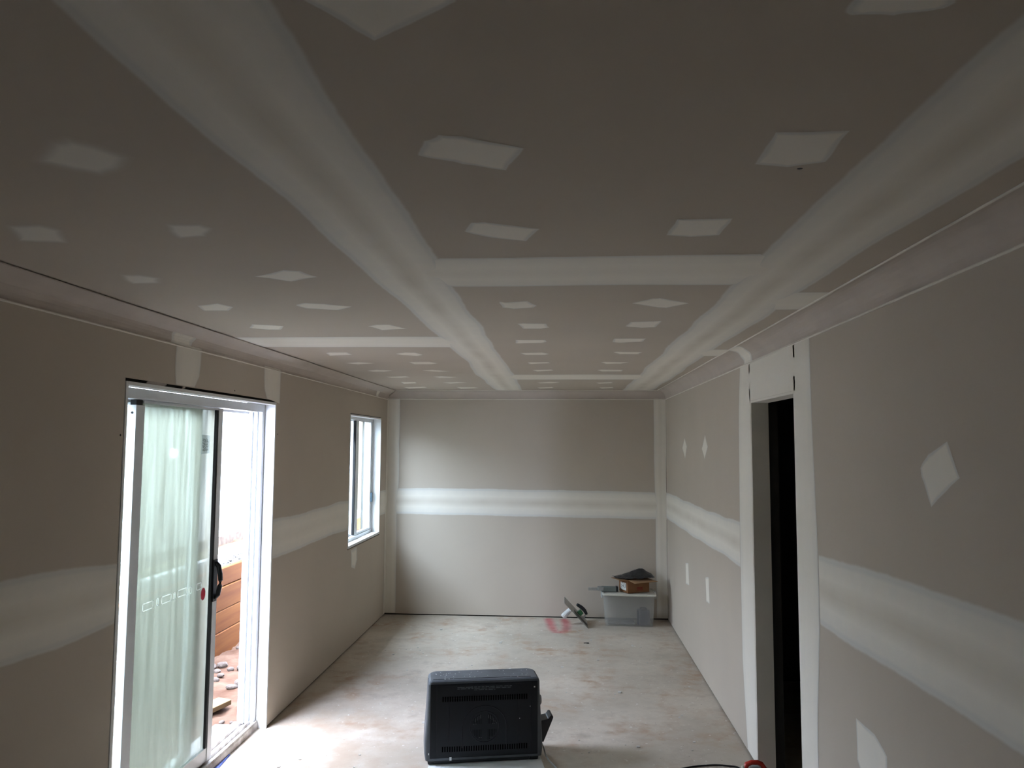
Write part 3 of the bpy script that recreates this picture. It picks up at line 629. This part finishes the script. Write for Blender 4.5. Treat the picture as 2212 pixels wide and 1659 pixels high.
for i in range(46):
    x = -.2+rr.gauss(0, .06) if i < 22 else rr.uniform(-.27, .27); y = rr.uniform(.03, .16); r = rr.uniform(.001, .003)
    b.box((x-r, y-r, .4552), (x+r, y+r*.8, .4552+r*.6))
for x, z, r, hz in ((-.19, .025, .006, .018), (.285, .405, .004, .007), (-.312, .06, .003, .01), (.26, .30, .0015, .004), (.20, .235, .0015, .005)): b.box((x-r, -.0115, z), (x+r, -.0102, z+hz))
b.build('plaster_specks', DUST, HT)['kind'] = 'stuff'
b = MB().box((-.305, -.004, .035), (.305, .006, .438)); BP = b.build('back_panel', PANEL, HT, bevel=.003)
MB().box((-.27, -.008, .042), (.27, -.004, .43)).box((-.20, -.0095, .042), (.19, -.008, .36)).build('pressed_ribs', PANEL, BP, bevel=.0015, seg=1)
VOID = mat('vent_void', (.001, .001, .0012), .9, .05)
b = MB()
for z in (.357, .085):
    for i in range(36):
        x = -.235+i*.475/35; b.box((x-.0034, -.0100, z-.014), (x+.0034, -.0096 if abs(x) < .18 else -.0081, z+.014))
b.build('vent_slots', VOID, BP)['kind'] = 'stuff'
arch = [(-.125, -.0096, .09), (-.125, -.0096, .20)]+[(-.125*math.cos(t), -.0096, .20+.115*math.sin(t)) for t in [math.pi*i/12 for i in range(1, 12)]]+[(.125, -.0096, .20), (.125, -.0096, .09)]
MB().tube(arch, .003, 6).build('arch_bead', PANEL, BP)
ring = [(.082*math.cos(t), -.0096, .200+.085*math.sin(t)) for t in [2*math.pi*i/28 for i in range(29)]]
MB().tube(ring, .0022, 6).build('fan_ring', PANEL, BP)
b = MB(); GR = mat('painted_glint_metal', (.10, .105, .11), .35, .5, .6)
for sx in (-1, 1):
    for i in range(6):
        x = sx*(.02+i*.009); zt = math.sqrt(max(0, .074**2-x*x))
        b.box((x-.0011, -.0100, .215), (x+.0011, -.0096, .2+zt)) ; b.box((x-.0011, -.0100, .2-zt), (x+.0011, -.0096, .185))
b.build('fan_grille', VOID, BP)['kind'] = 'stuff'
b = MB()
for sx in (-1, 1):
    for i in range(4):
        x = sx*(.022+i*.010); zt = math.sqrt(.072**2-x*x); b.box((x-.0012, -.0106, .2+zt-.024), (x+.0012, -.0102, .2+zt-.004))
    for i in range(2): b.box((sx*.03+i*.01, -.0106, .139), (sx*.03+i*.01+.003, -.0102, .143))
for x, z in ((-.062, .213), (-.05, .214), (.045, .214), (.053, .214), (.066, .216), (.058, .226)): b.box((x, -.0106, z), (x+.003, -.0102, z+.004))
b.build('grille_glints', GR, BP)['kind'] = 'stuff'  # paler slivers painting highlights on the fan grille
# the printed notice is too small to read in the photograph: three lines of word-long dashes, as it looks
TXT = mat('grey_print', (.13, .15, .16), .7, .2); b = MB(); rr = random.Random(2)
for z, x0, x1 in ((.4165, -.155, .155), (.4085, -.155, .155), (.4005, -.06, .06)):
    x = x0
    while x < x1-.004:
        l = min(rr.uniform(.010, .042), x1-x)
        xx = x
        while xx < x+l:
            b.box((xx, -.0087, z), (min(x+l, xx+.0018), -.0083, z+rr.choice((.0042, .0048, .0036)))); xx += .0026
        x += l+.006
b.build('printed_notice', TXT, BP)['kind'] = 'stuff'
for x in (-.29, .285): MB().loft([rrect(.05, .20, .01, .02, 0, .01), rrect(.06, .215, .01, .02, .03, .005)]).build('foot', BLACKP, HT).location.x = x
MB().box((-.28, .004, .006), (.26, .16, .03)).build('base_tray', BLACKP, HT, bevel=.004)
fl_ = MB().prism([(.332, .05, .085), (.348, .05, .075), (.407, .05, .212), (.403, .05, .222), (.392, .05, .224), (.378, .05, .205), (.330, .05, .195)], (0, .10, 0)).build('side_flap', BLACKP, HT, bevel=.003, seg=1)
MB().loft([[(.338+.0, .10+.02*math.cos(t), .36+.03*math.sin(t)-.06) for t in [i*math.pi/5 for i in range(10)]], [(.343, .10+.014*math.cos(t), .30+.022*math.sin(t)) for t in [i*math.pi/5 for i in range(10)]]]).build('side_knob', BLACKP, HT)
MB().tube([(.345, .10, .055), (.352, .06, .04), (.356, .02, .016), (.366, -.03, .0055), (.380, -.09, .0055), (.392, -.16, .0055)], .005, 8).build('power_cord', mat('grey_cord', (.45, .45, .43), .5, .4), HT, smooth=True)

# ------------------------------------------------------------------ red-handled tool and its cord by the doorway
RED = mat('red_plastic', (.50, .035, .02), .35, .45, vary=.1, scale=20)
GREYM = mat('grey_tool_body', (.30, .33, .33), .45, .4, .3)
RT = empty('corded_tool', (1.040, 4.30, 0), (0, 0, math.radians(4))); tag(RT, 'small corded tool with a red loop handle on the floor by the doorway', 'tool')
pts = [(-.062, 0, .04), (-.058, 0, .068), (-.045, 0, .092), (-.022, 0, .102), (.012, 0, .102), (.032, 0, .094), (.047, 0, .072), (.056, 0, .045)]
MB().tube(pts, [.013, .0135, .0135, .012, .012, .0125, .013, .014], 10).build('loop_handle', RED, RT, smooth=True)
MB().box((-.068, -.04, 0), (.066, .04, .045)).build('body', RED, RT, bevel=.01, seg=3)
MB().box((-.030, -.028, .045), (.026, .028, .080)).build('motor_housing', GREYM, RT, bevel=.006)
MB().loft([[(-.074+h_, .011*math.cos(t)*s_, .075+.011*math.sin(t)*s_) for t in [i*math.pi/5 for i in range(10)]] for h_, s_ in ((0, .6), (.003, 1), (.014, 1))]).build('knob', mat('cream_knob', (.62, .60, .50), .5, .3), RT)
crd = [Vector((.975, 4.302, .025)), Vector((.965, 4.33, .010))]+[at(x, y, 2, .005) for x, y in ((1597, 1659), (1570, 1654), (1550, 1652.5), (1530, 1653), (1505, 1655), (1480, 1659), (1430, 1672))]+[Vector((.45, 4.1, .005)), Vector((.50, 3.7, .005))]
sm = []
for i in range(len(crd)-1):
    p0, p1, p2, p3 = crd[max(i-1, 0)], crd[i], crd[i+1], crd[min(i+2, len(crd)-1)]
    for k_ in range(5):
        t = k_/5; sm.append(.5*((2*p1)+(p2-p0)*t+(2*p0-5*p1+4*p2-p3)*t*t+(3*p1-p0-3*p2+p3)*t**3))
sm.append(crd[-1])
cm = MB().tube(sm, .0045, 8).build('power_cord', RUBBER, smooth=True); cm.parent = RT; cm.matrix_parent_inverse = (Matrix.Translation((1.040, 4.30, 0)) @ Matrix.Rotation(math.radians(4), 4, 'Z')).inverted()

# ------------------------------------------------------------------ plastic tub and what lies on it
TUBM = bpy.data.materials.new('translucent_polypropylene'); TUBM.use_nodes = True
nt = TUBM.node_tree; N = nt.nodes; L = nt.links; pb = N['Principled BSDF']; pb.inputs['Base Color'].default_value = (.74, .73, .68, 1); pb.inputs['Roughness'].default_value = .3
tr = N.new('ShaderNodeBsdfTransparent'); tl_ = N.new('ShaderNodeBsdfTranslucent'); tl_.inputs[0].default_value = (.82, .82, .76, 1)
ma = N.new('ShaderNodeMixShader'); ma.inputs[0].default_value = .5; L.new(pb.outputs[0], ma.inputs[1]); L.new(tl_.outputs[0], ma.inputs[2])
mb_ = N.new('ShaderNodeMixShader'); mb_.inputs[0].default_value = .72; L.new(ma.outputs[0], mb_.inputs[1]); L.new(tr.outputs[0], mb_.inputs[2]); L.new(mb_.outputs[0], N['Material Output'].inputs[0])
TUBX, TUBY = .676, 7.90
TB = empty('storage_tub', (TUBX, TUBY, 0), (0, 0, math.radians(-1))); tag(TB, 'translucent plastic storage tub with a lid in the far corner', 'storage tub')
def rr2(w, d, r, z): return [(x, y-d/2, q) for x, y, q in rrect(w, d, r, r, z)]
b = MB(); b.loft([rr2(.468, .29, .03, .0), rr2(.505, .325, .03, .285), rr2(.520, .335, .03, .290), rr2(.520, .335, .03, .298), rr2(.498, .318, .03, .298), rr2(.458, .282, .03, .004)], cap=False)
b.bm.faces.new([b.bm.verts.new(p) for p in rr2(.468, .29, .03, .0)][::-1])
b.build('tub_body', TUBM, TB)
MB().loft([rr2(.528, .343, .032, .299), rr2(.536, .348, .032, .306), rr2(.532, .346, .032, .318), rr2(.500, .318, .03, .320), rr2(.495, .312, .03, .315)]).build('lid', mat('lid_plastic', (.60, .58, .50), .4, .4, vary=.05, scale=9), TB)
for sx in (-1, 1): MB().box((sx*.268-.008, -.05, .255), (sx*.268+.008, .05, .322)).build('lid_clip', mat('pale_clip', (.55, .57, .55), .4, .4), TB, bevel=.004)
pk = MB().box((-.055, -.04, 0), (.055, .04, .15)).box((-.03, -.03, .15), (.03, .03, .17)).build('blue_packet', mat('navy_packet', (.012, .015, .04), .6, .3, vary=.3, scale=25), bevel=.006); pk.location = (TUBX+.14, TUBY-.09, .008); pk.rotation_euler.z = .2
tag(pk, 'dark blue packet standing inside the translucent tub', 'packet')
rg = MB().box((-.14, -.1, 0), (.13, .1, .028)).build('folded_cloth', mat('grey_cloth', (.12, .12, .13), .9, .1, vary=.3, scale=10), bevel=.012, seg=2); rg.location = (TUBX-.075, TUBY-.01, .008)
tag(rg, 'dark grey cloth folded on the bottom of the translucent tub', 'cloth')
# cardboard box
CARD = mat('cardboard', (.22, .105, .048), .85, .15, vary=.12, scale=14); CARDL = mat('cardboard_inner', (.36, .22, .12), .85, .15, vary=.1, scale=14)
LZ = .3205
BX = empty('cardboard_box', (.735, 7.90, LZ), (0, 0, math.radians(27))); tag(BX, 'opened brown cardboard box with a white label on the tub lid', 'cardboard box')
w_, d_, h_ = .250, .17, .128; t_ = .004
MB().box((-w_/2, -d_/2, 0), (w_/2, d_/2, t_)).box((-w_/2, -d_/2, t_), (w_/2, -d_/2+t_, h_)).box((-w_/2, d_/2-t_, t_), (w_/2, d_/2, h_)).box((-w_/2, -d_/2+t_, t_), (-w_/2+t_, d_/2-t_, h_)).box((w_/2-t_, -d_/2+t_, t_), (w_/2, d_/2-t_, h_)).build('box_body', CARD, BX)
def flap(p, a, q, name='flap'):
    MB().prism([Vector(v) for v in p], a).build(name, CARDL, BX)
flap([(-w_/2+.004, -d_/2, h_), (w_/2-.004, -d_/2, h_), (w_/2+.045, -d_/2-.085, h_-.018), (-w_/2+.025, -d_/2-.085, h_-.022)], (0, 0, .004), 0)
flap([(-w_/2, -d_/2+.004, h_), (-w_/2, d_/2-.004, h_), (-w_/2-.10, d_/2-.01, h_+.006), (-w_/2-.10, -d_/2+.01, h_+.006)], (0, 0, .004), 0)
flap([(w_/2, -d_/2+.004, h_), (w_/2, d_/2-.004, h_), (w_/2+.07, d_/2-.02, h_-.03), (w_/2+.07, -d_/2+.02, h_-.03)], (0, 0, .004), 0)
LB = MB().box((-w_/2-.0012, -.052, .022), (-w_/2-.0002, .052, .096)).build('label', mat('white_label', (.66, .65, .60), .7, .2), BX)
b = MB(); rr = random.Random(9)
for i in range(7):
    for j in range(6):
        if rr.random() < .42: b.box((-w_/2-.0016, -.046+i*.0133, .040+j*.009), (-w_/2-.0013, -.046+i*.0133+rr.uniform(.006, .013), .040+j*.009+rr.uniform(.004, .008)))
b.build('label_print', RUBBER, LB)['kind'] = 'stuff'
b = MB()
for i, z in enumerate((.022, .034, .046)): b.box((-.022, -d_/2-.0008, z), (.046, -d_/2-.0002, z+.007))
b.build('red_print', mat('dark_red_print', (.22, .03, .025), .8, .1), BX)
# black plastic sheet heaped over the open box
SHEET = mat('black_plastic_sheet', (.012, .0125, .013), .34, .5, rgb2=(.035, .036, .038), scale=18, bump=.6, bscale=45)
bm = bmesh.new(); n_ = 26
top = [(-.215, .146), (-.12, .165), (0, .208), (.055, .232), (.09, .222), (.14, .192), (.182, .165), (.205, .146)]
def topz(x):
    for i in range(len(top)-1):
        if x <= top[i+1][0]: 
            a_, b_ = top[i], top[i+1]; return a_[1]+(b_[1]-a_[1])*(x-a_[0])/(b_[0]-a_[0])
    return top[-1][1]
G = []
for i in range(n_+1):
    x = -.215+.42*i/n_; zt = topz(x); row = []
    for s, fz in ((-.115, 0), (-.10, .10), (-.075, .42), (-.045, .75), (-.01, 1), (.03, .9), (.07, .55), (.10, .2), (.115, 0)):
        k_ = .25+.75*math.sin(math.pi*min(1, max(.06, i/n_)))**.5
        zb = .142; z = zb+(zt-zb)*fz; v = Vector((x, s*k_, z)); nn = noise.noise(v*26)*.010+noise.noise(v*60)*.004
        row.append(bm.verts.new(v+Vector((0, nn, max(nn, -.0) if fz < .3 else nn))))
    G.append(row)
for i in range(n_):
    for j in range(8): bm.faces.new((G[i][j], G[i+1][j], G[i+1][j+1], G[i][j+1]))
mb = MB(); mb.bm.free(); mb.bm = bm
ps = mb.build('plastic_sheet', SHEET); ps.location = (.735, 7.885, LZ+.004); ps.rotation_euler.z = math.radians(10)
so = ps.modifiers.new('thickness', 'SOLIDIFY'); so.thickness = .002
tag(ps, 'crumpled black plastic sheet heaped on the cardboard box', 'plastic sheet')
STEEL = mat('worn_steel', (.42, .42, .40), .38, .5, .75, vary=.1, scale=30)
# broad knife on the lid, left of the box
KN = empty('taping_knife', (.47, 7.86, LZ+.002), (0, 0, math.radians(2))); tag(KN, 'flat grey knife overhanging the tub lid beside the cardboard box', 'hand tool')
MB().box((-.20, -.002, .006), (-.085, .0, .036)).build('blade', STEEL, KN)
MB().box((-.105, -.035, .008), (-.045, .035, .045)).build('ferrule', mat('grey_zinc', (.28, .29, .28), .45, .4, .4), KN, bevel=.006)
MB().box((-.07, -.03, 0), (.085, .03, .048)).build('handle', mat('grey_green_plastic', (.15, .17, .155), .5, .35), KN, bevel=.008)
MB().box((.075, -.032, 0), (.10, .032, .050)).build('end_cap', RUBBER, KN, bevel=.006)

# ------------------------------------------------------------------ hawk and trowel leaning on the floor
A45 = math.radians(46)
HK = empty('plastering_hawk', (.143, 7.80, .1215), (0, A45, 0)); tag(HK, 'square steel plastering hawk tilted on its white handle on the floor', 'plastering hawk')
MB().box((-.165, -.165, -.0015), (.165, .165, .0015)).build('plate', STEEL, HK)
MB().loft([[(r*math.cos(t)-.055, r*math.sin(t), z) for t in [i*math.pi/6 for i in range(12)]] for z, r in ((-.002, .022), (-.006, .030), (-.03, .024), (-.075, .028), (-.118, .030), (-.128, .025))]).build('handle', mat('plastered_white_handle', (.60, .60, .57), .8, .2, rgb2=(.80, .80, .78), scale=30), HK)
TW = empty('finishing_trowel', (.143+math.cos(A45)*.05+math.sin(A45)*.003, 7.765, .1215-math.sin(A45)*.05+math.cos(A45)*.003), (0, A45, 0)); tag(TW, 'finishing trowel with green mount and black grip lying on the tilted hawk', 'trowel')
MB().box((-.075, -.055, 0), (.112, .055, .0016)).build('blade', mat('dark_steel', (.10, .095, .09), .4, .4, .5), TW)
MB().box((-.07, -.012, .0016), (.10, .012, .010)).build('tang_bar', STEEL, TW)
MB().prism([(-.052, -.02, .010), (.0, -.02, .010), (.004, -.02, .050), (-.045, -.02, .056)], (0, .036, 0)).build('mount', mat('green_plastic', (.035, .14, .055), .4, .4), TW, bevel=.003, seg=1)
MB().tube([(-.105, 0, .062), (-.09, 0, .066), (-.05, 0, .076), (-.01, 0, .078), (.025, 0, .068), (.034, 0, .064)], [.012, .016, .018, .018, .015, .012], 10).build('grip', BLACKP, TW, smooth=True)
MB().prism([(.022, -.012, .010), (.045, -.012, .010), (.042, -.012, .05), (.026, -.012, .060)], (0, .024, 0)).build('strut', STEEL, TW)

# ------------------------------------------------------------------ marks and crumbs on the floor
PINK = bpy.data.materials.new('pink_marking_paint'); PINK.use_nodes = True       # sheer sprayed film that tints the concrete
nt = PINK.node_tree; N = nt.nodes; L = nt.links; N.remove(N['Principled BSDF']); tb_ = N.new('ShaderNodeBsdfTransparent'); L.new(tb_.outputs[0], N['Material Output'].inputs[0])
fa = N.new('ShaderNodeAttribute'); fa.attribute_name = 'feather'; nz_ = N.new('ShaderNodeTexNoise'); nz_.inputs['Scale'].default_value = 22; tc_ = N.new('ShaderNodeTexCoord'); L.new(tc_.outputs['Object'], nz_.inputs[0])
mu_ = N.new('ShaderNodeMath'); mu_.operation = 'MULTIPLY'; L.new(fa.outputs['Fac'], mu_.inputs[0]); ad_ = N.new('ShaderNodeMath'); ad_.operation = 'ADD'; ad_.inputs[1].default_value = .5; L.new(nz_.outputs['Fac'], ad_.inputs[0]); L.new(ad_.outputs[0], mu_.inputs[1])
mc_ = N.new('ShaderNodeMixRGB'); mc_.use_clamp = True; mc_.inputs[1].default_value = (1, 1, 1, 1); mc_.inputs[2].default_value = (1.0, .60, .66, 1); L.new(mu_.outputs[0], mc_.inputs[0]); L.new(mc_.outputs[0], tb_.inputs[0])
ctr = [at(x, y, 2, 0) for x, y in ((1184, 1336), (1187, 1342), (1190, 1350), (1194, 1360), (1202, 1366), (1213, 1367), (1222, 1362), (1224, 1352), (1221, 1343), (1219, 1337))]
V, fe_, tp_, Fs = [], [], [], []
for i, p in enumerate(ctr):
    t = (ctr[min(i+1, len(ctr)-1)]-ctr[max(i-1, 0)]).normalized(); u = Vector((-t.y, t.x, 0)); f = (.85, .9, .8, .7, .62, .6, .6, .68, .85, .85)[i]
    for s, k_ in ((-.065, 0), (-.012, f), (.012, f), (.065, 0)): V.append(p+u*s+Vector((0, 0, .0008))); fe_.append(k_); tp_.append(0.)
for i in range(len(ctr)-1):
    for j in range(3): Fs.append((i*4+j, i*4+j+1, i*4+j+5, i*4+j+4))
feather_mesh('spray_mark', V, Fs, fe_, tp_, floor, PINK)
b = MB().tube([(-.022, 0, .004), (.0, .002, .005), (.024, -.002, .004)], [.003, .0035, .007], 6); sc = b.build('wall_screw', RUBBER); sc.location = at(1266, 1390, 2, 0)
tag(sc, 'dark loose screw lying on the concrete in front of the tub', 'screw')
CR = mat('plaster_crumb', (.62, .60, .56), .9, .1); b = MB(); rr = random.Random(11)
for i in range(170):
    x, y = rr.uniform(XL+.1, XR-.05), rr.uniform(3.2, 7.95); r = rr.uniform(.0015, .006)*(1 if rr.random() < .85 else 1.8)
    if (-.95 < x < .05 and y < 4.8) or (x > .3 and y > 7.6): continue
    b.box((x-r, y-r*rr.uniform(.5, 1.2), 0), (x+r, y+r, r*.7), None)
cr = b.build('plaster_crumbs', CR); tag(cr, 'scattered white plaster crumbs on the concrete floor', 'debris', kind='stuff')
